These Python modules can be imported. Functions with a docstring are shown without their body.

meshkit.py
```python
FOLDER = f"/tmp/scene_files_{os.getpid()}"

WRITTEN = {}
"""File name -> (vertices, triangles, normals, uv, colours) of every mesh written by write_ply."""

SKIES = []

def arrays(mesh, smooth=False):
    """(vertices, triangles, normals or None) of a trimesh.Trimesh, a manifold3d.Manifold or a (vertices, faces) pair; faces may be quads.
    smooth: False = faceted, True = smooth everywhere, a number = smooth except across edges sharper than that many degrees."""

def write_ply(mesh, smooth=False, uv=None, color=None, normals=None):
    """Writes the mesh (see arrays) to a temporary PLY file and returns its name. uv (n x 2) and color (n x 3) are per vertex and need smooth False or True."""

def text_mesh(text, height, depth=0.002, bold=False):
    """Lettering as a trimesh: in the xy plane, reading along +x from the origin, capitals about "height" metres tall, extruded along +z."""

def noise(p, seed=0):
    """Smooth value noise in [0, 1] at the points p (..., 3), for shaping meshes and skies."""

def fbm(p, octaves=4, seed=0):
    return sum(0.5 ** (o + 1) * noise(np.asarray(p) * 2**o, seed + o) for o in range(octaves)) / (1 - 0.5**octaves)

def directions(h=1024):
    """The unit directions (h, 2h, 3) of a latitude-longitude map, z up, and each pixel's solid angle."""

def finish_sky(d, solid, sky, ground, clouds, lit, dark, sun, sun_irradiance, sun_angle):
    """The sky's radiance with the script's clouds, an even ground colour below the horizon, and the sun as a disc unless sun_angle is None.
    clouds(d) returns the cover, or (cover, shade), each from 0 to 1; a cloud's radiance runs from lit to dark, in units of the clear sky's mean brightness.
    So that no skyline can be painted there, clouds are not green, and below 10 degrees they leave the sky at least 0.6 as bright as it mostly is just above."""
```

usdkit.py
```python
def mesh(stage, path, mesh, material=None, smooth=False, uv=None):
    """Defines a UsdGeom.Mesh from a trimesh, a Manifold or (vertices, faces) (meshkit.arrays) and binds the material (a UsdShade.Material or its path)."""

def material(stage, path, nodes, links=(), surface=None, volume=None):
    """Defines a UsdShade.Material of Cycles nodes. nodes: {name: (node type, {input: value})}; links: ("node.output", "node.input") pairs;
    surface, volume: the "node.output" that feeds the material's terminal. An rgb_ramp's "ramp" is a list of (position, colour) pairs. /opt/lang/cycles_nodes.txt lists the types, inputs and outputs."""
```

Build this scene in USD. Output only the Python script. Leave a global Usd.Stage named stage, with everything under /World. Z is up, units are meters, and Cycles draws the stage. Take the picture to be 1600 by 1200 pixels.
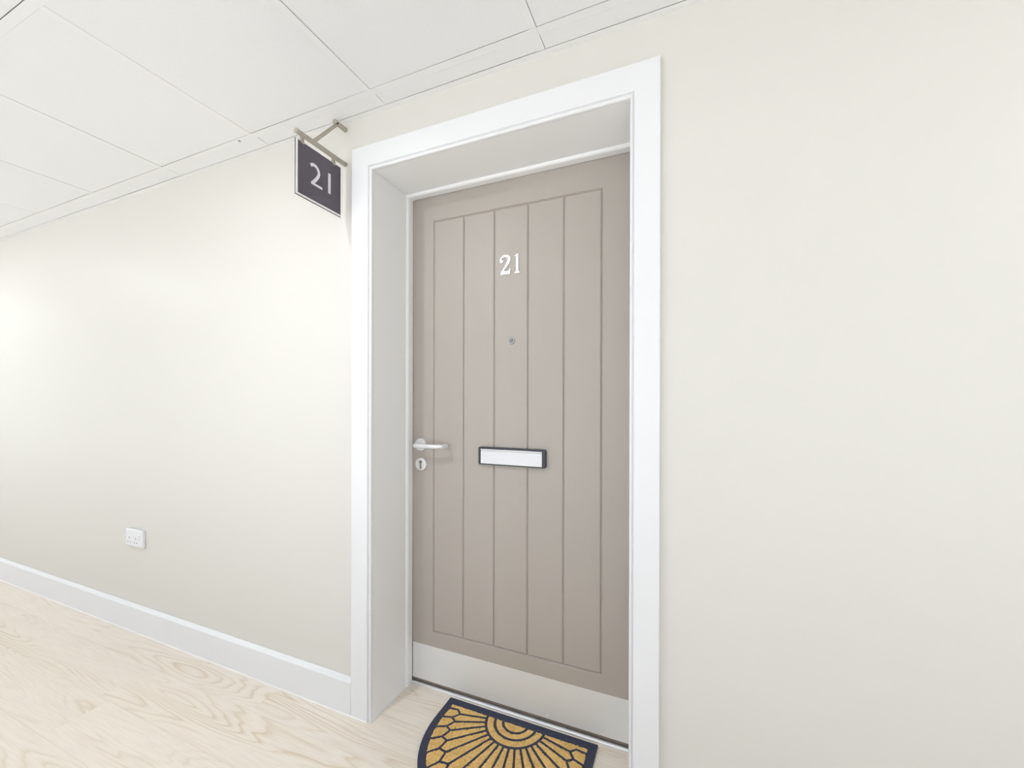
import math
import numpy as np
import trimesh
from shapely.geometry import Polygon, LineString, Point, box as sbox
from shapely.ops import unary_union
from pxr import Usd, UsdGeom, UsdLux, UsdShade, Sdf, Gf
import usdkit
import meshkit

stage = Usd.Stage.CreateInMemory()
UsdGeom.SetStageUpAxis(stage, UsdGeom.Tokens.z)
UsdGeom.SetStageMetersPerUnit(stage, 1.0)
UsdGeom.Xform.Define(stage, "/World")
UsdGeom.Scope.Define(stage, "/World/Looks")
R = np.random.default_rng(21)

# ------------------------------------------------------------------ camera, light, exposure
F_PX, CY, YAW, ROLL = 644.6, 628.61, -0.4002, 0.0023
EYE = (0.0, -1.2043, 1.1772)
EXPOSURE = -0.77
SKY = 0.66            # overcast daylight outside the corridor windows
SUN = 5.1
LAMP = 940.0           # ceiling downlight lens radiance
AP = 36.0
cam = UsdGeom.Camera.Define(stage, "/World/camera")
cam.CreateHorizontalApertureAttr(AP)
cam.CreateVerticalApertureAttr(AP * 0.75)
cam.CreateFocalLengthAttr(F_PX / 1600 * AP)
cam.CreateVerticalApertureOffsetAttr((CY - 600) / 1600 * AP)
cam.CreateClippingRangeAttr(Gf.Vec2f(0.01, 200))
cam.CreateExposureAttr(EXPOSURE)
fwd = np.array([math.sin(YAW), math.cos(YAW), -0.0006]); fwd /= np.linalg.norm(fwd)
rgt = np.array([math.cos(YAW), -math.sin(YAW), 0.0]); up = np.cross(rgt, fwd)
r2 = math.cos(ROLL) * rgt + math.sin(ROLL) * up
u2 = -math.sin(ROLL) * rgt + math.cos(ROLL) * up
cam.AddTransformOp().Set(Gf.Matrix4d(*r2, 0, *u2, 0, *(-fwd), 0, *EYE, 1))

sky = UsdLux.DomeLight.Define(stage, "/World/sky")
sky.CreateIntensityAttr(SKY)
sky.CreateColorAttr(Gf.Vec3f(0.90, 0.958, 1.05))
sun = UsdLux.DistantLight.Define(stage, "/World/sun")        # high sun, just behind the corridor: it lights the terrace outside, not the room
sun.CreateIntensityAttr(SUN); sun.CreateAngleAttr(0.53); sun.CreateNormalizeAttr(True)
sun.CreateColorAttr(Gf.Vec3f(0.98, 0.99, 1.03))
sd = np.array([-0.50, 0.16, 0.85]); sd /= np.linalg.norm(sd)
sx_ = np.cross([0, 1, 0], sd); sx_ /= np.linalg.norm(sx_); sy_ = np.cross(sd, sx_)
sun.AddTransformOp().Set(Gf.Matrix4d(*sx_, 0, *sy_, 0, *sd, 0, 0, 0, 30, 1))


# ------------------------------------------------------------------ materials
def mat(name, nodes, links=(), surface="p.BSDF"):
    return usdkit.material(stage, "/World/Looks/" + name, nodes, links, surface=surface)


def srgb(r, g, b):
    c = np.array([r, g, b]) / 255.0
    return tuple(np.where(c <= 0.04045, c / 12.92, ((c + 0.055) / 1.055) ** 2.4))


def plain(name, col, rough=0.5, metal=0.0, spec=0.5, bump=None, vary=0.0):
    """A paint or metal with faint procedural variation. bump: (scale vector, strength, distance)."""
    a = tuple(np.clip(np.array(col) * (1 - vary), 0, 1)); b = tuple(np.clip(np.array(col) * (1 + vary), 0, 1))
    n = {"g": ("geometry", {}), "p": ("principled_bsdf", {"base_color": col, "roughness": rough, "metallic": metal, "specular_ior_level": spec})}
    l = []
    if vary:
        n["nv"] = ("noise_texture", {"scale": 3.0, "detail": 4.0})
        n["mv"] = ("mix", {"color1": a, "color2": b})
        l += [("g.position", "nv.vector"), ("nv.fac", "mv.fac"), ("mv.color", "p.base_color")]
    if bump:
        sc, st, di = bump
        n["m"] = ("mapping", {"scale": sc}); n["nb"] = ("noise_texture", {"scale": 1.0, "detail": 3.0, "roughness": 0.6})
        n["b"] = ("bump", {"strength": st, "distance": di})
        l += [("g.position", "m.vector"), ("m.vector", "nb.vector"), ("nb.fac", "b.height"), ("b.normal", "p.normal")]
    return mat(name, n, l)


M = {}
M["wall"] = plain("wall_paint", srgb(229, 226, 218), 0.40, spec=0.42)
M["front_wall"] = plain("front_wall_paint", srgb(247, 246, 244), 0.5)
M["white"] = plain("white_satin_paint", srgb(242, 242, 243), 0.38, spec=0.5)
M["lining"] = plain("white_lining_paint", srgb(249, 249, 248), 0.33, spec=0.5)
M["sealant"] = plain("white_sealant", srgb(246, 243, 240), 0.5)
M["tee"] = plain("white_tee_metal", srgb(249, 249, 248), 0.65)
M["soffit"] = plain("dark_plenum", srgb(150, 148, 145), 0.9)
M["tile"] = mat("ceiling_tile_face", {
    "g": ("geometry", {}), "n1": ("noise_texture", {"scale": 330.0, "detail": 2.0}),
    "r1": ("rgb_ramp", {"ramp": [(0.0, srgb(238, 238, 238)), (0.40, srgb(247, 247, 247)), (0.6, srgb(249, 249, 249)), (1.0, srgb(250, 250, 250))]}),
    "p": ("principled_bsdf", {"roughness": 0.9, "specular_ior_level": 0.15})},
    [("g.position", "n1.vector"), ("n1.fac", "r1.fac"), ("r1.color", "p.base_color")])

# limed oak planks: growth-ring contours of a stretched noise, fine pores, one random offset and tone per plank
M["plank"] = mat("limed_oak_plank", {
    "g": ("geometry", {}), "o": ("object_info", {}),
    "off": ("vector_math", {"math_type": "multiply", "vector2": (37.0, 61.0, 0.0)}),
    "ov": ("combine_xyz", {}),
    "add": ("vector_math", {"math_type": "add"}),
    "m1": ("mapping", {"scale": (0.75, 7.5, 1.0)}),
    "n1": ("noise_texture", {"scale": 1.0, "detail": 3.0, "roughness": 0.33, "distortion": 0.12}),
    "k": ("math", {"math_type": "multiply", "value2": 24.0}),
    "fr": ("math", {"math_type": "fraction"}),
    "ring": ("rgb_ramp", {"ramp": [(0.0, (0.55, 0.55, 0.55)), (0.18, (0.16, 0.16, 0.16)), (0.5, (0.0, 0.0, 0.0)), (0.8, (0.12, 0.12, 0.12)), (0.93, (0.75, 0.75, 0.75)), (1.0, (0.55, 0.55, 0.55))]}),
    "m3": ("mapping", {"scale": (0.9, 7.0, 1.0)}), "n3": ("noise_texture", {"scale": 1.0, "detail": 2.0}),
    "mask": ("map_range", {"from_min": 0.46, "from_max": 0.70, "to_min": 0.10, "to_max": 1.0, "clamp": True}),
    "rm": ("math", {"math_type": "multiply"}),
    "m2": ("mapping", {"scale": (7.0, 150.0, 1.0)}),
    "n2": ("noise_texture", {"scale": 1.0, "detail": 4.0, "roughness": 0.65}),
    "pore": ("rgb_ramp", {"ramp": [(0.0, srgb(222, 209, 194)), (0.38, srgb(237, 226, 213)), (0.55, srgb(246, 236, 222)), (1.0, srgb(250, 243, 233))]}),
    "m4": ("mapping", {"scale": (1.6, 12.0, 1.0)}), "n4": ("noise_texture", {"scale": 1.0, "detail": 3.0}),
    "tint": ("rgb_ramp", {"ramp": [(0.0, srgb(238, 222, 208)), (0.45, srgb(246, 235, 221)), (1.0, srgb(249, 242, 227))]}),
    "mt": ("mix", {"fac": 0.5}),
    "rc": ("mix", {"color2": srgb(214, 192, 158)}),
    "tone": ("map_range", {"from_min": 0.0, "from_max": 1.0, "to_min": 0.985, "to_max": 1.015}),
    "hv": ("hsv", {}),
    "b": ("bump", {"strength": 0.08, "distance": 0.002}),
    "p": ("principled_bsdf", {"roughness": 0.42, "specular_ior_level": 0.4})},
    [("o.random", "ov.x"), ("o.random", "ov.y"), ("ov.vector", "off.vector1"), ("g.position", "add.vector1"), ("off.vector", "add.vector2"),
     ("add.vector", "m1.vector"), ("add.vector", "m2.vector"), ("add.vector", "m3.vector"), ("add.vector", "m4.vector"),
     ("m1.vector", "n1.vector"), ("n1.fac", "k.value1"), ("k.value", "fr.value1"), ("fr.value", "ring.fac"),
     ("m3.vector", "n3.vector"), ("n3.fac", "mask.value"), ("ring.color", "rm.value1"), ("mask.result", "rm.value2"),
     ("m2.vector", "n2.vector"), ("n2.fac", "pore.fac"), ("m4.vector", "n4.vector"), ("n4.fac", "tint.fac"),
     ("pore.color", "mt.color1"), ("tint.color", "mt.color2"), ("mt.color", "rc.color1"), ("rm.value", "rc.fac"),
     ("rc.color", "hv.color"), ("o.random", "tone.value"), ("tone.result", "hv.value"), ("hv.color", "p.base_color"),
     ("n2.fac", "b.height"), ("b.normal", "p.normal")])

DOOR_COL = srgb(183, 175, 166)
M["door"] = plain("taupe_door_skin", DOOR_COL, 0.42, spec=0.5, bump=((420, 420, 9), 0.30, 0.0015), vary=0.012)
M["kick"] = plain("brushed_kick_plate", (0.85, 0.85, 0.835), 0.58, metal=0.3, bump=((4, 4, 900), 0.04, 0.001))
M["silver"] = plain("satin_aluminium", (0.86, 0.86, 0.87), 0.34, metal=0.55)
M["threshold"] = plain("bright_aluminium_threshold", (0.86, 0.87, 0.88), 0.28, metal=0.8, bump=((4, 500, 500), 0.05, 0.001))
M["numeral"] = plain("polished_silver_numeral", (0.80, 0.80, 0.81), 0.34, metal=0.45)
M["flap"] = plain("ribbed_anodised_flap", (0.78, 0.78, 0.79), 0.42, metal=0.5, bump=((2, 2, 520), 0.15, 0.001))
M["blackplastic"] = plain("black_plastic", srgb(52, 54, 62), 0.35)
M["screw"] = plain("grey_screw", srgb(140, 138, 136), 0.4, metal=0.6)
M["lock"] = plain("nickel_lock", srgb(160, 150, 130), 0.35, metal=0.7)
M["dark"] = plain("keyway_dark", srgb(45, 42, 40), 0.6)
M["lens"] = plain("viewer_lens", srgb(128, 130, 136), 0.08, spec=0.9)
M["viewer"] = plain("viewer_ring", srgb(180, 180, 180), 0.25, metal=0.8)
M["seal"] = plain("brown_door_seal", srgb(140, 124, 110), 0.6)
M["rubberseal"] = plain("black_draught_seal", srgb(40, 40, 48), 0.4)
M["signplate"] = plain("white_sign_plate", srgb(251, 251, 251), 0.4)
M["signback"] = plain("sign_back_plate", srgb(96, 92, 90), 0.5)
M["signface"] = plain("aubergine_sign_face", srgb(92, 85, 95), 0.45)
M["signfig"] = plain("pale_sign_figure", srgb(240, 234, 240), 0.45)
M["rail"] = plain("champagne_rail", srgb(186, 179, 166), 0.38, metal=0.45)
M["socket"] = plain("white_socket_plastic", srgb(243, 243, 246), 0.28)
M["sockethole"] = plain("socket_hole", srgb(120, 120, 120), 0.7)
M["red"] = plain("switch_mark", srgb(170, 160, 160), 0.5)
M["rubber"] = plain("navy_rubber", srgb(52, 58, 78), 0.55, bump=((260, 260, 260), 0.25, 0.001))
M["coir"] = mat("coir_pile", {
    "g": ("geometry", {}), "n1": ("noise_texture", {"scale": 125.0, "detail": 4.0, "roughness": 0.75}),
    "n2": ("noise_texture", {"scale": 30.0, "detail": 2.0}),
    "v": ("voronoi_texture", {"scale": 420.0}),
    "r": ("rgb_ramp", {"ramp": [(0.0, srgb(150, 108, 58)), (0.32, srgb(216, 168, 96)), (0.44, srgb(242, 198, 122)), (0.6, srgb(247, 210, 140)), (1.0, srgb(253, 232, 178))]}),
    "hv": ("hsv", {}), "mr": ("map_range", {"from_min": 0.3, "from_max": 0.7, "to_min": 0.94, "to_max": 1.05}),
    "b": ("bump", {"strength": 0.6, "distance": 0.004}),
    "p": ("principled_bsdf", {"roughness": 0.9, "specular_ior_level": 0.15})},
    [("g.position", "n1.vector"), ("g.position", "n2.vector"), ("g.position", "v.vector"), ("n1.fac", "r.fac"), ("r.color", "hv.color"),
     ("n2.fac", "mr.value"), ("mr.result", "hv.value"), ("hv.color", "p.base_color"), ("v.distance", "b.height"), ("b.normal", "p.normal")])
M["pane"] = mat("window_pane", {"f": ("fresnel", {"IOR": 1.45}), "t": ("transparent_bsdf", {"color": (0.97, 0.98, 0.98)}), "gl": ("glossy_bsdf", {"color": (1, 1, 1), "roughness": 0.0}),
                                "x": ("mix_closure", {}), "g": ("geometry", {}), "inv": ("math", {"math_type": "subtract", "value1": 1.0}), "mu": ("math", {"math_type": "multiply"})}, [("g.backfacing", "inv.value2"), ("f.fac", "mu.value1"), ("inv.value", "mu.value2"), ("mu.value", "x.fac"), ("t.BSDF", "x.closure1"), ("gl.BSDF", "x.closure2")], surface="x.closure")
M["paving"] = plain("pale_paving", srgb(205, 204, 201), 0.8, vary=0.04)
M["lamp"] = mat("downlight_lens", {"e": ("emission", {"color": (0.95, 0.986, 1.04), "strength": LAMP})}, surface="e.emission")


# ------------------------------------------------------------------ helpers
used = {}


def path_for(parent, name):
    base = parent + "/" + name
    n = used.get(base, 0); used[base] = n + 1
    return base if n == 0 else f"{base}_{n:03d}"


def tag(prim, label=None, cat=None, group=None, kind=None):
    for k, v in (("label", label), ("category", cat), ("group", group), ("kind", kind)):
        if v:
            prim.SetCustomDataByKey(k, v)
    return prim


def thing(name, label, cat, group=None, kind=None, loc=(0, 0, 0)):
    x = UsdGeom.Xform.Define(stage, path_for("/World", name))
    if any(loc):
        x.AddTranslateOp().Set(Gf.Vec3d(*loc))
    return tag(x.GetPrim(), label, cat, group, kind)


def obj(name, mesh, m, parent=None, label=None, smooth=False, kind=None):
    p = path_for(parent.GetPath().pathString if parent else "/World", name)
    g = usdkit.mesh(stage, p, mesh, M[m], smooth=smooth)
    return tag(g.GetPrim(), label, kind=kind)


def cat(*ms):
    return trimesh.util.concatenate(list(ms))


def bx(x0, x1, y0, y1, z0, z1, c=0.0):
    """A box, its twelve edges chamfered by c."""
    if c <= 0:
        b = trimesh.creation.box((x1 - x0, y1 - y0, z1 - z0)); b.apply_translation(((x0 + x1) / 2, (y0 + y1) / 2, (z0 + z1) / 2)); return b
    pts = []
    for X, sx in ((x0, 1), (x1, -1)):
        for Y, sy in ((y0, 1), (y1, -1)):
            for Z, sz in ((z0, 1), (z1, -1)):
                pts += [(X, Y + sy * c, Z + sz * c), (X + sx * c, Y, Z + sz * c), (X + sx * c, Y + sy * c, Z)]
    return trimesh.convex.convex_hull(np.array(pts))


def loft(rings, closed=True, cap=True):
    """Joins rings (lists of 3-D points, equal counts, closed loops)."""
    n = len(rings[0]); v = np.vstack(rings); f = []
    for k in range(len(rings) - 1):
        for i in range(n):
            j = (i + 1) % n
            a, b, c_, d = k * n + i, k * n + j, (k + 1) * n + j, (k + 1) * n + i
            f += [(a, b, c_), (a, c_, d)]
    if cap:
        for k, flip in ((0, True), (len(rings) - 1, False)):
            r = np.array(rings[k]); e1 = r[1] - r[0]; nr = np.zeros(3)
            for i in range(n):
                nr += np.cross(r[i] - r[0], r[(i + 1) % n] - r[0])
            ax = int(np.argmax(np.abs(nr))); keep = [i for i in range(3) if i != ax]
            _, t = trimesh.creation.triangulate_polygon(Polygon(r[:, keep]), engine="earcut")
            vt, _ = trimesh.creation.triangulate_polygon(Polygon(r[:, keep]), engine="earcut")
            idx = [int(np.argmin(np.sum((r[:, keep] - q) ** 2, 1))) for q in vt]
            for tri in t:
                f.append(tuple(k * n + idx[i] for i in tri))
    m = trimesh.Trimesh(v, f, process=False)
    trimesh.repair.fix_normals(m)
    return m


def prism_y(poly, y0, y1):
    """Extrudes a shapely polygon drawn in (x, z) between y0 and y1."""
    out = []
    for g in getattr(poly, "geoms", [poly]):
        e = trimesh.creation.extrude_polygon(g, y1 - y0, engine="earcut")
        v = e.vertices; e = trimesh.Trimesh(np.c_[v[:, 0], y0 + v[:, 2], v[:, 1]], e.faces[:, ::-1], process=False); out.append(e)
    return cat(*out)


def prism_x(poly, x0, x1):
    """Extrudes a shapely polygon drawn in (y, z) between x0 and x1."""
    out = []
    for g in getattr(poly, "geoms", [poly]):
        e = trimesh.creation.extrude_polygon(g, x1 - x0, engine="earcut")
        v = e.vertices; out.append(trimesh.Trimesh(np.c_[x0 + v[:, 2], v[:, 0], v[:, 1]], e.faces, process=False))
    return cat(*out)


def prism_z(poly, z0, z1):
    e = [trimesh.creation.extrude_polygon(g, z1 - z0, engine="earcut") for g in getattr(poly, "geoms", [poly])]
    e = cat(*e); e.apply_translation((0, 0, z0)); return e


def lathe(profile, centre, axis, seg=40):
    """profile: (radius, height) pairs, from the axis out and back; axis 'x', '-y' or 'z'."""
    m = trimesh.creation.revolve(np.array(profile), sections=seg)
    v = m.vertices.copy()
    if axis == "-y":
        v = np.c_[v[:, 0], -v[:, 2], v[:, 1]]
    elif axis == "x":
        v = np.c_[v[:, 2], v[:, 0], v[:, 1]]
    m = trimesh.Trimesh(v + np.array(centre), m.faces, process=False); trimesh.repair.fix_normals(m); return m


def tube(points, radius, seg=20, cap=True):
    """A round tube along a polyline (points resampled by the caller), ends capped and a little rounded."""
    P = np.array(points, float); T = np.gradient(P, axis=0); T /= np.linalg.norm(T, axis=1)[:, None]
    ref = np.array([0, 0, 1.0]) if abs(T[0][2]) < 0.9 else np.array([1.0, 0, 0])
    rings = []
    e = radius * 0.2
    Q = [P[0], P[0] + T[0] * e] + list(P[1:-1]) + [P[-1] - T[-1] * e, P[-1]]
    TT = [T[0], T[0]] + list(T[1:-1]) + [T[-1], T[-1]]
    rad = [radius * 0.82] + [radius] * (len(Q) - 2) + [radius * 0.82]
    for q, t, r in zip(Q, TT, rad):
        a = np.cross(t, ref); a /= np.linalg.norm(a); b = np.cross(t, a)
        rings.append(np.array([q + r * (math.cos(w) * a + math.sin(w) * b) for w in np.linspace(0, 2 * math.pi, seg, endpoint=False)]))
    n = seg; v = np.vstack(rings + [[Q[0]], [Q[-1]]]); f = []
    for k in range(len(rings) - 1):
        for i in range(n):
            j = (i + 1) % n
            f += [(k * n + i, k * n + j, (k + 1) * n + j), (k * n + i, (k + 1) * n + j, (k + 1) * n + i)]
    c0, c1 = len(rings) * n, len(rings) * n + 1
    for i in range(n):
        j = (i + 1) % n
        f += [(c0, j, i), (c1, (len(rings) - 1) * n + i, (len(rings) - 1) * n + j)]
    m = trimesh.Trimesh(v, f, process=False); trimesh.repair.fix_normals(m); return m


def catmull(pts, n=12):
    P = np.array(pts, float); P = np.vstack([2 * P[0] - P[1], P, 2 * P[-1] - P[-2]]); out = []
    for i in range(1, len(P) - 2):
        for t in np.linspace(0, 1, n, endpoint=False):
            a, b, c, d = P[i - 1], P[i], P[i + 1], P[i + 2]
            out.append(0.5 * (2 * b + (c - a) * t + (2 * a - 5 * b + 4 * c - d) * t * t + (3 * b - a - 3 * c + d) * t ** 3))
    out.append(P[-2]); return np.array(out)


# ------------------------------------------------------------------ dimensions (metres), from the photograph
XL, XR = -13.0, 6.0                     # corridor ends
YW = -1.95                              # the window wall behind the camera
H = 2.24                                # underside of the ceiling grid
TOP = 2.62
OXL, OXR = -1.0644, -0.1475             # door opening between the linings
OZ = 2.0288
AL, AR, AT = -1.1551, -0.0667, 2.1187   # architrave outer edges
YD = 0.2284                             # face of the door leaf
YS = 0.192                              # front of the door stop
DL, DR = OXL + 0.008, OXR - 0.008       # clear opening between the stops
DZ = 2.0188

# ------------------------------------------------------------------ walls
hole = sbox(OXL - 0.022, -1, OXR + 0.022, OZ + 0.022)
w = prism_y(sbox(XL, -0.05, XR, TOP).difference(hole), 0.0, 0.30)
w = cat(w, bx(XL, XR, 0.30, 0.36, -0.05, TOP))
tag(obj("wall_back", w, "wall"), "long cream painted corridor wall around the doorway", "wall", kind="structure")

WIN = [(-11.8, -9.8), (-9.4, -7.4), (-7.0, -5.0), (-4.6, -2.6), (-2.2, -0.2), (0.2, 2.2), (2.6, 4.6)]
WZ0, WZ1 = 0.14, 2.08
fw = sbox(XL, -0.05, XR, TOP)
for a, b in WIN:
    fw = fw.difference(sbox(a, WZ0, b, WZ1))
tag(obj("wall_front", prism_y(fw, YW - 0.25, YW), "front_wall"), "cream corridor wall with windows behind the viewer", "wall", kind="structure")
tag(obj("wall_left", bx(XL - 0.2, XL, YW - 0.25, 0.36, -0.05, TOP), "front_wall"), "cream end wall at the far left of the corridor", "wall", kind="structure")
tag(obj("wall_right", bx(XR, XR + 0.2, YW - 0.25, 0.36, -0.05, TOP), "front_wall"), "cream end wall at the far right of the corridor", "wall", kind="structure")

for i, (a, b) in enumerate(WIN):
    t = thing(f"window_{i + 1}", f"white framed corridor window, number {i + 1} from the left end, behind the viewer", "window", kind="structure")
    y0, y1 = YW - 0.16, YW - 0.10
    fr = prism_y(sbox(a, WZ0, b, WZ1).difference(unary_union([sbox(a + 0.05, WZ0 + 0.05, (a + b) / 2 - 0.03, WZ1 - 0.05), sbox((a + b) / 2 + 0.03, WZ0 + 0.05, b - 0.05, WZ1 - 0.05)])), y0, y1)
    obj("window_frame", fr, "white", t)
    for p0, p1 in ((a + 0.05, (a + b) / 2 - 0.03), ((a + b) / 2 + 0.03, b - 0.05)):
        obj("pane", bx(p0, p1, YW - 0.133, YW - 0.127, WZ0 + 0.05, WZ1 - 0.05), "pane", t)
    obj("window_sill", bx(a + 0.0005, b - 0.0005, YW - 0.0995, YW + 0.035, WZ0 + 0.0004, WZ0 + 0.0220, 0.003), "white", t)

tag(obj("ground", bx(-40, 40, -40, YW - 0.25, -0.4, -0.15), "paving"), "pale sunlit paving outside the corridor windows", "paving", kind="structure")

# ------------------------------------------------------------------ floor of planks
fl = thing("floor", "pale limed oak plank flooring along the corridor", "floor", kind="structure")
obj("subfloor", bx(XL, XR, YW - 0.2, 0.34, -0.05, -0.0025), "plank", fl)
PW, PL, PH = 0.184, 1.22, 0.0025
rows = []
y = 0.039
while y < 0.30:
    rows.append(y); y += PW
rows = sorted(rows + [0.039 - PW * k for k in range(1, 12)])
for k, y0 in enumerate(rows):
    ya, yb = max(y0, YW), min(y0 + PW, 0.30)
    if yb - ya < 0.01:
        continue
    ks = round((0.039 - y0) / PW)
    start = {2: -2.157, 1: -1.53, 0: -1.90, -1: -1.90}.get(ks, -2.157 + (ks * 0.43) % PL)
    x = start - PL * math.ceil((start - XL) / PL)
    while x < XR:
        xa, xb = max(x, XL), min(x + PL, XR)
        if xb - xa > 0.005:
            g = 0.00015
            obj("plank", bx(xa + g, xb - g, ya + g, yb - g, -PH, 0.0, 0.0005), "plank", fl)
        x += PL

# ------------------------------------------------------------------ suspended ceiling
ce = thing("ceiling", "white suspended ceiling of mineral tiles in a metal grid", "ceiling", kind="structure")
obj("slab", bx(XL - 0.2, XR + 0.2, YW - 0.25, 0.36, TOP, TOP + 0.1), "soffit", ce)
TEE = 0.0255
main_y = [-0.0877 - 0.6 * k for k in range(4)]
main_y = [v for v in main_y if v > YW + 0.05]
cross_x = []
x = -0.4068
while x > XL:
    x -= 0.6
x += 0.6
while x < XR:
    cross_x.append(x); x += 0.6
for v in main_y:
    obj("main_tee", cat(bx(XL, XR, v - TEE / 2, v + TEE / 2, H, H + 0.0006), bx(XL, XR, v - 0.001, v + 0.001, H + 0.0003, H + 0.035)), "tee", ce)
edges_y = [YW + 0.0] + sorted(main_y) + [0.0]
DOWN_X = [v for v in np.arange(-10.3068, XR, 3.0)]
DOWN_Y = -0.9877
for k in range(len(edges_y) - 1):
    ya, yb = edges_y[k], edges_y[k + 1]
    for i, xc in enumerate(cross_x):
        obj("cross_tee", cat(bx(xc - 0.012, xc + 0.012, ya + (0.0128 if k else 0.022), yb - (0.0128 if k < len(edges_y) - 2 else 0.022), H + 0.0001, H + 0.0006),
                             bx(xc - 0.001, xc + 0.001, ya, yb, H + 0.0004, H + 0.035)), "tee", ce)
    xs = [XL] + cross_x + [XR]
    for xa, xb in zip(xs[:-1], xs[1:]):
        if xb - xa < 0.03:
            continue
        # a flush-edged tile lies loose on the grid, pushed against one side, so an uneven gap opens along the others
        ea, eb = (0.0128 if k else 0.021), (0.0128 if k < len(edges_y) - 2 else 0.0209)
        g = R.uniform(0.0009, 0.0028, 4) * (0.5 if k <= 1 else 1.0)
        face = Polygon([(xa + 0.012 + g[0], ya + ea + 0.0003), (xb - 0.0122, ya + ea + 0.0003), (xb - 0.0122, yb - eb - g[2]), (xa + 0.012 + g[1], yb - eb - g[3])])
        body = sbox(xa + 0.0028, ya + 0.003, xb - 0.0028, yb - 0.003)
        for dx in DOWN_X:
            if xa < dx < xb and ya < DOWN_Y < yb:
                face, body = (q_.difference(Point(dx, DOWN_Y).buffer(0.075, 24)) for q_ in (face, body))
        m = cat(prism_z(face, H + 0.0002, H + 0.0060), prism_z(body, H + 0.0060, H + 0.0170))
        obj("ceiling_tile", m, "tile", ce)
wa_x = [XL] + [-1.621 + 0.0 + 3.05 * k for k in range(-3, 3)] + [XR]
for xa, xb in zip(wa_x[:-1], wa_x[1:]):
    obj("edge_trim", cat(bx(xa + 0.0004, xb - 0.0004, -0.0209, 0.0, H, H + 0.0006), bx(xa + 0.0004, xb - 0.0004, -0.0014, 0.0, H + 0.0003, H + 0.03)), "tee", ce)
obj("edge_trim", cat(bx(XL, XR, YW + 0.0002, YW + 0.021, H, H + 0.001), bx(XL, XR, YW + 0.0002, YW + 0.0014, H + 0.0003, H + 0.03)), "tee", ce)
obj("rivet", lathe([(0, 0.002), (0.003, 0.0015), (0.0045, 0.0), (0.0045, -0.0005), (0, -0.0005)][::-1], (-1.682, -0.0877, H), "z", 16), "screw", ce)

# ------------------------------------------------------------------ recessed downlights
proto = None
for k, dx in enumerate(DOWN_X):
    if proto is None:
        proto = thing("downlight", "round white recessed downlight in the corridor ceiling", "ceiling light", "recessed downlights in the ceiling tiles", loc=(dx, DOWN_Y, H))
        obj("bezel", lathe([(0.041, 0.012), (0.041, 0.001), (0.064, -0.004), (0.086, -0.001), (0.086, 0.0012), (0.073, 0.0012), (0.073, 0.06), (0.069, 0.06), (0.069, 0.012), (0.041, 0.012)], (0, 0, 0), "z", 40), "white", proto, smooth=30)
        obj("lens", lathe([(0, 0.0025), (0.0405, 0.0025), (0.0405, 0.0065), (0, 0.0065)], (0, 0, 0), "z", 40), "lamp", proto)
    else:
        t = thing("downlight", "round white recessed downlight in the corridor ceiling", "ceiling light", "recessed downlights in the ceiling tiles", loc=(dx, DOWN_Y, H))
        t.GetReferences().AddInternalReference(proto.GetPath()); t.SetInstanceable(True)

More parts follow.
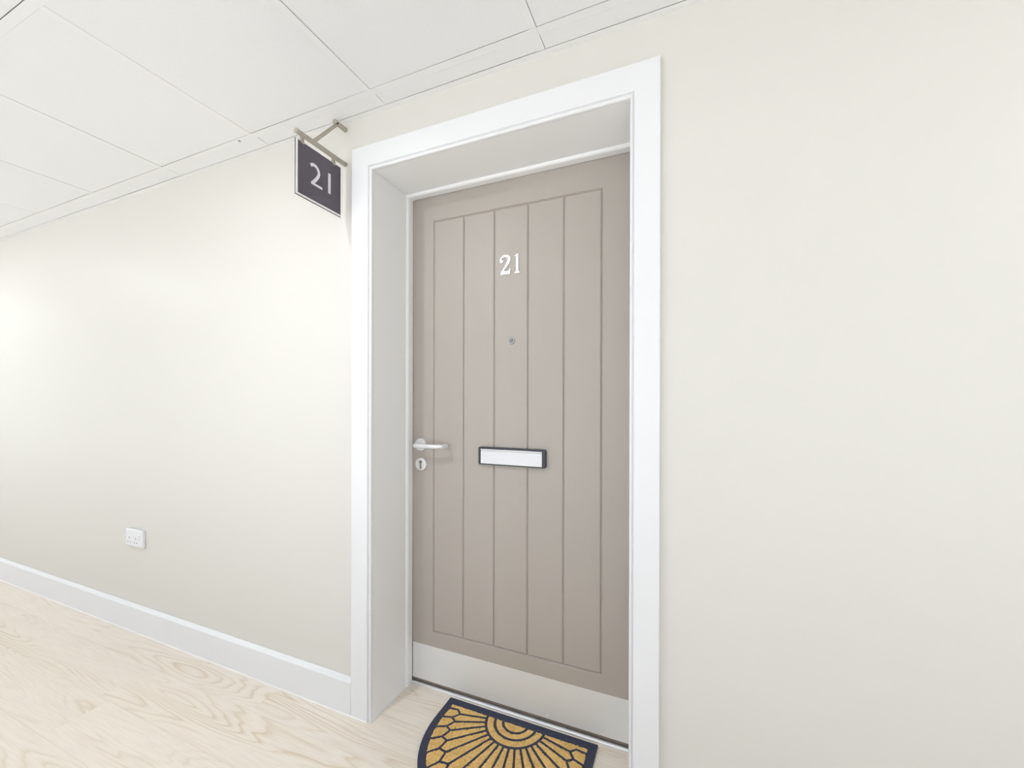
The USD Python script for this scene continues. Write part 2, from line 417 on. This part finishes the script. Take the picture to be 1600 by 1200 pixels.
# ------------------------------------------------------------------ skirting
bb = thing("baseboard_back", "white painted skirting board with a bevelled top edge along the cream wall", "skirting board", kind="structure")
prof = Polygon([(0.0, 0.0), (-0.018, 0.0), (-0.018, 0.1215), (-0.0165, 0.1245), (-0.004, 0.1335), (-0.0015, 0.1342), (0.0, 0.1342)])
for a, b in ((XL, -2.3298), (-2.3292, AL - 0.0002), (AR + 0.0002, XR)):
    obj("skirting_board", prism_x(prof, a, b), "white", bb)
    obj("sealant_bead", prism_x(Polygon([(-0.018, 0.0), (-0.0215, 0.0), (-0.0205, 0.002), (-0.018, 0.0035)]), a, b), "sealant", bb)
bf = thing("baseboard_front", "white painted skirting board along the window wall behind the viewer", "skirting board", kind="structure")
obj("skirting_board", prism_x(Polygon([(YW - yy, zz) for yy, zz in prof.exterior.coords[:-1]]), XL, XR), "white", bf)

# ------------------------------------------------------------------ architrave (trim_1): mitred legs and head
tr = thing("trim_1", "white painted architrave framing the door recess", "architrave", kind="structure")
WD = OXL - AL     # width
# (u from the inner edge outwards, depth y)
ap = [(0.0, 0.0), (0.0, -0.0105), (0.002, -0.0135), (0.0055, -0.0145), (0.0085, -0.013), (0.0098, -0.0105), (0.0125, -0.0105), (0.0135, -0.0165), (0.0155, -0.018), (WD - 0.003, -0.018), (WD - 0.0008, -0.0172), (WD, -0.015), (WD, 0.0)]
obj("architrave_leg", loft([[(OXL - u, yy, 0.0) for u, yy in ap], [(OXL - u, yy, OZ + u) for u, yy in ap]]), "white", tr)
WR = AR - OXR
obj("architrave_leg", loft([[(OXR + u * WR / WD, yy, 0.0) for u, yy in ap], [(OXR + u * WR / WD, yy, OZ + u) for u, yy in ap]]), "white", tr)
obj("architrave_head", loft([[(OXL - u, yy, OZ + u) for u, yy in ap], [(OXR + u * WR / WD, yy, OZ + u) for u, yy in ap]]), "white", tr)
obj("sealant_bead", prism_x(Polygon([(-0.018, 0.0), (-0.0215, 0.0), (-0.0205, 0.002), (-0.018, 0.0035)]), AL, OXL - 0.013), "sealant", tr)

# ------------------------------------------------------------------ door lining with stops (trim_2)
ln = thing("trim_2", "white painted deep door lining with a raised stop", "door lining", kind="structure")
T = 0.02
obj("jamb", bx(OXL - T, OXL, 0.0005, YD - 0.0005, 0.0, OZ, 0.0008), "lining", ln)
obj("jamb", bx(OXR, OXR + T, 0.0005, YD - 0.0005, 0.0, OZ, 0.0008), "lining", ln)
obj("head_lining", bx(OXL - T, OXR + T, 0.0005, YD - 0.0005, OZ + 0.0001, OZ + T, 0.0008), "lining", ln)
sp = lambda y0, y1, c: [(0.0, y0), (0.006, y0 + 0.001), (0.009, y0 + 0.006), (c, y0 + 0.009), (c, y1), (0.0, y1)]
stp = [(0.0, YS - 0.002), (0.0035, YS), (0.0065, YS + 0.003), (0.008, YS + 0.007), (0.008, YD - 0.003), (0.0, YD - 0.003)]
obj("door_stop", loft([[(OXL + u, yy, 0.0) for u, yy in stp], [(OXL + u, yy, OZ - u * 1.25) for u, yy in stp]]), "lining", ln)
obj("door_stop", loft([[(OXR - u, yy, 0.0) for u, yy in stp], [(OXR - u, yy, OZ - u * 1.25) for u, yy in stp]]), "lining", ln)
obj("door_stop", loft([[(OXL + u, yy, OZ - u * 1.25) for u, yy in stp], [(OXR - u, yy, OZ - u * 1.25) for u, yy in stp]]), "lining", ln)
obj("sealant_bead", prism_y(Polygon([(OXL, 0.0), (OXL + 0.0035, 0.0), (OXL + 0.0025, 0.002), (OXL, 0.0035)]), -0.012, YS), "sealant", ln)

# threshold (trim_3)
th = thing("trim_3", "bright aluminium threshold strip under the door", "threshold", kind="structure")
obj("threshold_bar", prism_x(Polygon([(0.2215, 0.0), (0.222, 0.005), (0.2240, 0.0085), (0.228, 0.0105), (0.234, 0.011), (0.275, 0.011), (0.275, 0.0)]), OXL + 0.0001, OXR - 0.0001), "threshold", th)
obj("draught_seal", prism_x(Polygon([(0.236, 0.011), (0.236, 0.0135), (0.239, 0.0145), (0.26, 0.0145), (0.26, 0.011)]), OXL + 0.0085, OXR - 0.0085), "rubberseal", th)

# ------------------------------------------------------------------ the door
dr = thing("door_1", "taupe panelled front door numbered 21 with five vertical boards", "door", kind="structure")
LX0, LX1, LZ0, LZ1 = OXL - 0.009, OXR + 0.009, 0.0145, OZ - 0.003
GX = [-0.9535, -0.8155, -0.6810, -0.5430, -0.4055, -0.2710]
PZ0, PZ1 = 0.2370, 1.9145
GW = 0.0048                               # half width of a routed groove
ring = sbox(LX0, LZ0 + 0.0125, LX1, LZ1).difference(sbox(GX[0] - GW, PZ0 - GW, GX[-1] + GW, PZ1 + GW))


# the leaf: stiles and rails around the field, its inner edge sloping into the groove; a core behind
core = bx(LX0 + 0.001, LX1 - 0.001, YD + 0.0055, YD + 0.044, LZ0 + 0.0125, LZ1)
x0, x1, z0, z1 = LX0, LX1, LZ0 + 0.0125, LZ1
a0, a1, c0, c1 = GX[0] - GW, GX[-1] + GW, PZ0 - GW, PZ1 + GW
d = 0.0042
V = [(x0, YD, z0), (x1, YD, z0), (x1, YD, z1), (x0, YD, z1), (a0, YD, c0), (a1, YD, c0), (a1, YD, c1), (a0, YD, c1),
     (a0 + d, YD + 0.0056, c0 + d), (a1 - d, YD + 0.0056, c0 + d), (a1 - d, YD + 0.0056, c1 - d), (a0 + d, YD + 0.0056, c1 - d),
     (x0, YD + 0.0056, z0), (x1, YD + 0.0056, z0), (x1, YD + 0.0056, z1), (x0, YD + 0.0056, z1)]
Fq = []
for i in range(4):
    j = (i + 1) % 4
    Fq += [(i, j, 4 + j, 4 + i), (4 + i, 4 + j, 8 + j, 8 + i), (12 + i, 12 + j, j, i)]
vv, ff, _ = meshkit.arrays((np.array(V), np.array(Fq)))
frame = trimesh.Trimesh(vv, ff, process=False)
obj("door_leaf", cat(core, frame), "door", dr)
for i in range(5):
    b0, b1 = GX[i] + 0.0006, GX[i + 1] - 0.0006
    s = 0.0040
    b = trimesh.convex.convex_hull(np.array([(X, YD + 0.0055, Z) for X in (b0, b1) for Z in (PZ0 + 0.0006, PZ1 - 0.0006)] +
                                            [(X, YD + 0.0008, Z) for X in (b0 + s * 0.8, b1 - s * 0.8) for Z in (PZ0 + s * 0.8, PZ1 - s * 0.8)] +
                                            [(X, YD + 0.0, Z) for X in (b0 + s * 1.5, b1 - s * 1.5) for Z in (PZ0 + s * 1.5, PZ1 - s * 1.5)]))
    obj("board", b, "door", dr)
obj("bottom_seal", bx(LX0 + 0.002, LX1 - 0.002, YD + 0.004, YD + 0.04, 0.0150, LZ0 + 0.0125), "seal", dr, "brown seal strip along the door's bottom edge")
kp = obj("kick_plate", bx(-1.0535, -0.158, YD - 0.0016, YD - 0.0001, 0.027, 0.1735, 0.0005), "kick", dr, "brushed metal kick plate")
scr = [(0, 0.0012), (0.0022, 0.001), (0.0030, 0.0), (0.0030, -0.0004), (0, -0.0004)][::-1]
for xx in (-1.0415, -0.463, -0.172):
    for zz in (0.163, 0.037):
        obj("screw", lathe(scr, (xx, YD - 0.0016, zz), "-y", 14), "kick", kp)

# lever handle on its rose
hx, hz = -1.0145, 1.0005
rose_p = [(0, 0.0), (0.0265, 0.0), (0.0265, 0.006), (0.0245, 0.0085), (0.0, 0.0085)]
rp = [(0, 0), (0.0265, 0), (0.0265, 0.0062), (0.0258, 0.0078), (0.0240, 0.0086), (0.0, 0.0086)]
hd = obj("door_handle", tube(catmull([(hx, YD - 0.008, hz), (hx, 0.206, hz), (hx + 0.001, 0.190, hz), (hx + 0.0065, 0.1765, hz), (hx + 0.020, 0.1712, hz), (hx + 0.045, 0.1705, hz), (hx + 0.085, 0.1705, hz), (hx + 0.108, 0.1720, hz), (hx + 0.122, 0.1785, hz), (hx + 0.1285, 0.190, hz), (hx + 0.130, 0.204, hz), (hx + 0.130, 0.2155, hz)], 6), 0.0093, 24), "silver", dr, "satin silver lever handle that returns to the door", smooth=35)
obj("rose", lathe(rp, (hx, YD, hz), "-y", 48), "silver", hd, smooth=35)
ex, ez = -1.0125, 0.9195
es = obj("keyhole_escutcheon", lathe(rp, (ex, YD, ez), "-y", 48), "silver", dr, "round satin silver keyhole plate below the handle", smooth=35)
euro = unary_union([Point(ex, ez + 0.0085).buffer(0.0075, 24), sbox(ex - 0.0042, ez - 0.0165, ex + 0.0042, ez + 0.006), Point(ex, ez - 0.0165).buffer(0.0042, 16)])
obj("lock_cylinder", prism_y(euro, YD - 0.0098, YD - 0.004), "lock", es)
obj("keyway", prism_y(unary_union([sbox(ex - 0.0011, ez + 0.004, ex + 0.0011, ez + 0.0135), sbox(ex - 0.002, ez + 0.010, ex + 0.002, ez + 0.0135)]), YD - 0.0102, YD - 0.009), "dark", es)

# letterbox
b0, b1, e0, e1 = -0.7415, -0.4690, 0.9365, 1.0040
lbp = sbox(b0 + 0.006, e0 + 0.006, b1 - 0.006, e1 - 0.006).buffer(0.006, 6)
inner = sbox(b0 + 0.0095, e0 + 0.0035, b1 - 0.0135, e1 - 0.0065)
endc = unary_union([lbp.difference(inner)])
lb = obj("letterbox", cat(prism_y(lbp, YD - 0.0085, YD - 0.0001), prism_y(endc, YD - 0.0125, YD - 0.008)), "blackplastic", dr, "black framed letterbox plate")
fx0, fx1, fz0, fz1 = b0 + 0.0098, b1 - 0.0138, e0 + 0.0038, e1 - 0.0068
fp = [(YD - 0.0084, fz0)]
zz = fz0
fp = [(YD - 0.0085, fz0), (YD - 0.0120, fz0), (YD - 0.0128, fz0 + 0.001)]
nr = 11
top = fz1 - 0.009
for k in range(nr):
    h0 = fz0 + 0.002 + (top - fz0 - 0.002) * k / nr; h1 = fz0 + 0.002 + (top - fz0 - 0.002) * (k + 1) / nr
    fp += [(YD - 0.0128, h0), (YD - 0.0128, h1 - 0.0010), (YD - 0.0124, h1 - 0.0005)]
fp += [(YD - 0.0112, top + 0.0005), (YD - 0.0118, top + 0.002), (YD - 0.0138, top + 0.004), (YD - 0.0140, fz1 - 0.003), (YD - 0.0118, fz1 - 0.0004), (YD - 0.0085, fz1)]
obj("letterbox_flap", prism_x(Polygon(fp), fx0, fx1), "flap", lb, "ribbed silver letterbox flap")

# door viewer
pv = obj("door_viewer", lathe([(0, 0), (0.0125, 0), (0.0125, 0.002), (0.011, 0.0036), (0.0085, 0.0036), (0.0075, 0.0018), (0, 0.0018)], (-0.6065, YD, 1.4075), "-y", 36), "viewer", dr, "small round metal door viewer", smooth=35)
obj("lens", lathe([(0, 0.0036), (0.003, 0.0033), (0.0056, 0.0024), (0.0072, 0.0012), (0.0072, 0.001), (0, 0.001)], (-0.6065, YD, 1.4075), "-y", 28), "lens", pv, smooth=60)


# the figures 2 and 1 on the door
def stroke(pts):
    P = catmull(pts, 10); return unary_union([unary_union([Point(*a[:2]).buffer(a[2], 10), Point(*b[:2]).buffer(b[2], 10)]).convex_hull for a, b in zip(P[:-1], P[1:])])


def put(poly, x, z, sx, sz):
    from shapely import affinity
    return affinity.translate(affinity.scale(poly, sx, sz, origin=(0, 0)), x, z)


two = unary_union([stroke([(0.06, 0.76, .035), (0.09, 0.86, .035), (0.19, 0.93, .05), (0.33, 0.952, .05), (0.46, 0.900, .074), (0.525, 0.77, .084), (0.475, 0.60, .075), (0.34, 0.40, .058), (0.20, 0.22, .05), (0.11, 0.09, .048)]),
                   Point(0.105, 0.685).buffer(0.085, 20), stroke([(0.06, 0.76, .04), (0.07, 0.70, .055)]),
                   Polygon([(0.05, 0.0), (0.585, 0.0), (0.615, 0.27), (0.575, 0.275), (0.53, 0.19), (0.46, 0.155), (0.34, 0.165), (0.18, 0.20), (0.10, 0.16)])]).buffer(0.008).buffer(-0.008)
one = Polygon([(0.0, 0.0), (0.31, 0.0), (0.315, 0.045), (0.26, 0.065), (0.225, 0.12), (0.215, 0.2), (0.215, 1.0), (0.165, 1.0), (0.12, 0.965), (0.0, 0.90), (0.015, 0.85), (0.075, 0.865), (0.092, 0.84), (0.097, 0.2), (0.085, 0.12), (0.055, 0.065), (0.0, 0.045)])
hN = 0.0735
n2 = obj("numeral", prism_y(put(two, -0.6570, 1.6605, hN, hN), YD - 0.0042, YD - 0.0002), "numeral", dr, "silver figure 2")
n1 = obj("numeral", prism_y(put(one, -0.5962, 1.6600, hN, hN), YD - 0.0042, YD - 0.0002), "numeral", dr, "silver figure 1")
dot = [(0, 0.0006), (0.0016, 0.0004), (0.0020, -0.0002), (0, -0.0002)][::-1]
for u, v in ((0.47, 0.83), (0.34, 0.075)):
    obj("screw", lathe(dot, (-0.6570 + u * hN, YD - 0.0042, 1.6605 + v * hN), "-y", 12), "lock", n2)
for u, v in ((0.155, 0.84), (0.155, 0.10)):
    obj("screw", lathe(dot, (-0.5962 + u * hN, YD - 0.0042, 1.6600 + v * hN), "-y", 12), "lock", n1)

# ------------------------------------------------------------------ projecting sign
SX = -1.2015
sg = thing("hanging_sign", "dark aubergine projecting sign with number 21 on a metal bracket beside the architrave", "sign")
obj("back_plate", bx(SX - 0.0045, SX - 0.0022, -0.2197, -0.0229, 1.8714, 2.0600, 0.0003), "signback", sg, "grey backing plate")
obj("sign_plate", bx(SX - 0.0022, SX, -0.2180, -0.0245, 1.8735, 2.0590, 0.0003), "signplate", sg, "white border plate")
fc = obj("sign_face", bx(SX + 0.00005, SX + 0.0010, -0.2108, -0.0268, 1.8800, 2.0590 - 0.0025, 0.0002), "signface", sg, "dark aubergine printed face")
lo = catmull([(-0.1605, 1.9962), (-0.1530, 2.0022), (-0.1440, 2.0035), (-0.1330, 1.9990), (-0.1265, 1.9880), (-0.1275, 1.9750), (-0.1360, 1.9600), (-0.1475, 1.9452), (-0.1548, 1.9370)], 10)
w2 = 0.0054
fig2 = unary_union([LineString(lo).buffer(w2, cap_style=2, join_style=1), LineString([(-0.1590, 1.9372), (-0.1112, 1.9372)]).buffer(0.0042, cap_style=2)]).buffer(0)
fig2 = unary_union([fig2, Polygon([(-0.1590, 1.9335), (-0.1500, 1.9335), (-0.1465, 1.9420), (-0.1535, 1.9445), (-0.1590, 1.9380)])])
obj("sign_figure", prism_x(fig2, SX + 0.0010, SX + 0.0014), "signfig", fc, "pale figure 2")
obj("sign_figure", prism_x(sbox(-0.0852, 1.9345, -0.0738, 2.0080), SX + 0.0010, SX + 0.0014), "signfig", fc, "pale figure 1")
rz = 2.0815
ry = np.linspace(-0.2215, -0.0012, 8)
obj("rail", cat(tube([(SX, v, rz) for v in ry], 0.0085, 28), bx(SX + 0.0072, SX + 0.0092, -0.2205, -0.0020, rz - 0.0022, rz + 0.0022, 0.0005)), "rail", sg, "round champagne metal rail", smooth=35)
for yc in (-0.1943, -0.0592):
    obj("clip", cat(bx(SX - 0.0065, SX + 0.0042, yc - 0.0055, yc + 0.0055, 2.0600, rz - 0.004, 0.0006), bx(SX + 0.0012, SX + 0.0042, yc - 0.0055, yc + 0.0055, 2.0500, 2.0640, 0.0006), bx(SX - 0.0075, SX - 0.0047, yc - 0.0055, yc + 0.0055, 2.0500, 2.0640, 0.0006)), "rail", sg)
sy, sz_ = -0.0455, 2.2080
P0, P1 = np.array([SX, -0.1515, rz]), np.array([SX, sy, sz_])
t_ = (P1 - P0) / np.linalg.norm(P1 - P0); nrm = np.array([0, -t_[2], t_[1]])
q = []
for pt in (P0 + t_ * 0.004, P1 + t_ * 0.004):
    for sx in (-0.004, 0.004):
        for k in (-0.0058, 0.0058):
            q.append(pt + nrm * k + np.array([sx, 0, 0]))
obj("stay", trimesh.convex.convex_hull(np.array(q)), "rail", sg, "flat diagonal stay")
st = obj("wall_stub", cat(tube([(SX, v, 2.2140) for v in np.linspace(-0.0575, -0.0006, 6)], 0.0088, 28), bx(SX + 0.0074, SX + 0.0094, -0.056, -0.002, 2.2118, 2.2162, 0.0005)), "rail", sg, "short round stub fixed to the wall", smooth=35)
obj("screw", lathe([(0, 0.0016), (0.0022, 0.0013), (0.0032, 0.0), (0.0032, -0.004), (0, -0.004)][::-1], (SX + 0.0088, -0.0480, 2.2090), "x", 14), "dark", st)

# ------------------------------------------------------------------ double wall socket
so = thing("wall_socket", "white double plug socket low on the cream wall above the skirting", "socket")
ox0, ox1, oz0, oz1 = -2.6740, -2.5240, 0.4345, 0.5215
ym = -0.0100
obj("back_box", bx(ox0 + 0.002, ox1 - 0.002, -0.0085, -0.0001, oz0 + 0.002, oz1 - 0.002, 0.001), "socket", so)
fpz = trimesh.convex.convex_hull(np.array([(X, -0.0080, Z) for X in (ox0, ox1) for Z in (oz0, oz1)] + [(X, -0.0135, Z) for X in (ox0 + 0.0006, ox1 - 0.0006) for Z in (oz0 + 0.0006, oz1 - 0.0006)] +
                                          [(X, -0.0175, Z) for X in (ox0 + 0.005, ox1 - 0.005) for Z in (oz0 + 0.005, oz1 - 0.005)]))
obj("face_plate", fpz, "socket", so)
yf = -0.0175
for k, (cx, s) in enumerate(((-2.6370, -1), (-2.5800, 1))):
    sw = cx + s * 0.0325
    obj("switch", trimesh.convex.convex_hull(np.array([(X, yf + 0.0002, Z) for X in (sw - 0.0045, sw + 0.0045) for Z in (0.4720, 0.4960)] + [(X, yf - 0.0030, Z) for X in (sw - 0.004, sw + 0.004) for Z in (0.4955, 0.4935)] + [(X, yf - 0.0008, Z) for X in (sw - 0.004, sw + 0.004) for Z in (0.4725, 0.4755)])), "socket", so)
    obj("switch_mark", bx(sw - 0.0025, sw + 0.0025, yf - 0.0013, yf - 0.0003, 0.4740, 0.4775), "red", so)
    obj("pin_hole", bx(cx - 0.0022, cx + 0.0022, yf - 0.00025, yf + 0.001, 0.4735, 0.4815), "sockethole", so)
    for dx in (-0.0110, 0.0110):
        obj("pin_hole", bx(cx + dx - 0.0034, cx + dx + 0.0034, yf - 0.00025, yf + 0.001, 0.4535, 0.4578), "sockethole", so)
for xx in (-2.6640, -2.5340):
    obj("screw", lathe([(0, 0.0006), (0.003, 0.0004), (0.0034, -0.0004), (0, -0.0004)][::-1], (xx, yf, 0.4560), "-y", 14), "socket", so)

# ------------------------------------------------------------------ half-moon doormat
mt = thing("doormat", "half moon coir doormat with a navy rubber sunburst pattern in front of the door", "doormat")
MX, MB = -0.5665, 0.2065
A_, S_, B_ = 0.2905, 0.10, 0.315


def dshape(a, back, s, b, n=72):
    pts = [(MX - a, back)]
    for w in np.linspace(math.pi, 2 * math.pi, n):
        c_, s__ = math.cos(w), math.sin(w)
        e = 2 / 2.15
        pts.append((MX + a * math.copysign(abs(c_) ** e, c_), MB - s - b * abs(s__) ** e))
    pts.append((MX + a, back))
    return Polygon(pts).buffer(0)


outer = dshape(A_, MB, S_, B_)
inner = dshape(A_ - 0.0275, MB - 0.0315, S_, B_ - 0.0275)
hub = np.array([MX - 0.0015, 0.185])
ridges = [Point(*hub).buffer(r_ + 0.0042, 40).difference(Point(*hub).buffer(r_ - 0.0042, 40)) for r_ in (0.110, 0.0775, 0.047)]


def rin(ang):
    dv = np.array([-math.cos(ang), -math.sin(ang)])
    seg = LineString([hub, hub + dv * 0.8]).intersection(inner)
    return max(np.hypot(*(np.array(c_) - hub)) for g in getattr(seg, "geoms", [seg]) for c_ in g.coords), dv


angs = [math.radians(90 + 9.8 * k) for k in range(-8, 9)]
vins, tips = [], []
lw = 0.0036
for a in angs:
    r_, dv = rin(a); v = hub + dv * r_ * 0.80; vins.append(v)
    ridges.append(LineString([hub + dv * 0.110, v]).buffer(lw, cap_style=1))
ta = [math.radians(90 + 9.8 * (k + 0.5)) for k in range(-9, 9)]
for a in ta:
    r_, dv = rin(a); v = hub + dv * r_ * 0.872; tips.append(v)
    ridges.append(LineString([v, hub + dv * (r_ + 0.004)]).buffer(lw, cap_style=1))
for i, v in enumerate(vins):
    for t in (tips[i], tips[i + 1]):
        ridges.append(LineString([v, t]).buffer(lw, cap_style=1))
rid = unary_union(ridges)
disc = Point(*hub).buffer(0.110, 40)
rid = rid.intersection(inner.buffer(0.003))
rim = outer.difference(inner)
obj("rubber_backing", prism_z(outer, 0.0002, 0.0030), "rubber", mt)
rm_ = prism_z(rim, 0.0030, 0.0078)
obj("rubber_rim", rm_, "rubber", mt)
obj("sunburst_ridges", prism_z(rid, 0.0030, 0.0098), "rubber", mt)
cells = inner.difference(rid)
for g in sorted(getattr(cells, "geoms", [cells]), key=lambda g: (round(g.centroid.x, 3), round(g.centroid.y, 3))):
    if g.area < 4e-5:
        continue
    # ragged coir edge
    ring_ = g.buffer(-0.0003).exterior
    npt = max(16, int(ring_.length / 0.0022))
    pp = np.array([ring_.interpolate(k / npt, normalized=True).coords[0] for k in range(npt)])
    pp += R.normal(0, 0.0012, pp.shape)
    pg = Polygon(pp).buffer(0)
    if pg.geom_type != "Polygon":
        pg = max(pg.geoms, key=lambda q_: q_.area)
    hull = g.bounds
    xs_, ys_ = np.meshgrid(np.arange(hull[0], hull[2], 0.0035), np.arange(hull[1], hull[3], 0.0035))
    import shapely as _sh
    inp = np.c_[xs_.ravel(), ys_.ravel()] + R.uniform(-0.001, 0.001, (xs_.size, 2))
    inp = inp[_sh.contains_xy(pg.buffer(-0.0018), inp[:, 0], inp[:, 1])]
    bp_ = np.array(pg.exterior.coords[:-1])
    from scipy.spatial import Delaunay
    al = np.vstack([bp_, inp]); tri = Delaunay(al).simplices
    cen = al[tri].mean(1); tri = tri[_sh.contains_xy(pg.buffer(1e-5), cen[:, 0], cen[:, 1])]
    nb = len(bp_)
    e1, e2 = al[tri[:, 1]] - al[tri[:, 0]], al[tri[:, 2]] - al[tri[:, 0]]
    flip = (e1[:, 0] * e2[:, 1] - e1[:, 1] * e2[:, 0]) < 0
    tri[flip] = tri[flip][:, ::-1]
    zt = np.full(len(al), 0.0106) + R.normal(0, 0.0007, len(al)); zt[:nb] = 0.0092 + R.uniform(-0.0006, 0.0006, nb)
    Vt_ = np.vstack([np.c_[al, zt], np.c_[bp_, np.full(nb, 0.0030)]])
    sgn = 1 if pg.exterior.is_ccw else -1
    side = []
    for i in range(nb):
        j = (i + 1) % nb
        qd = (i, len(al) + i, len(al) + j, j)
        tr_ = [(qd[0], qd[1], qd[2]), (qd[0], qd[2], qd[3])]
        side += tr_ if sgn > 0 else [t_[::-1] for t_ in tr_]
    obj("coir_pad", (Vt_, np.vstack([tri, np.array(side)])), "coir", mt)
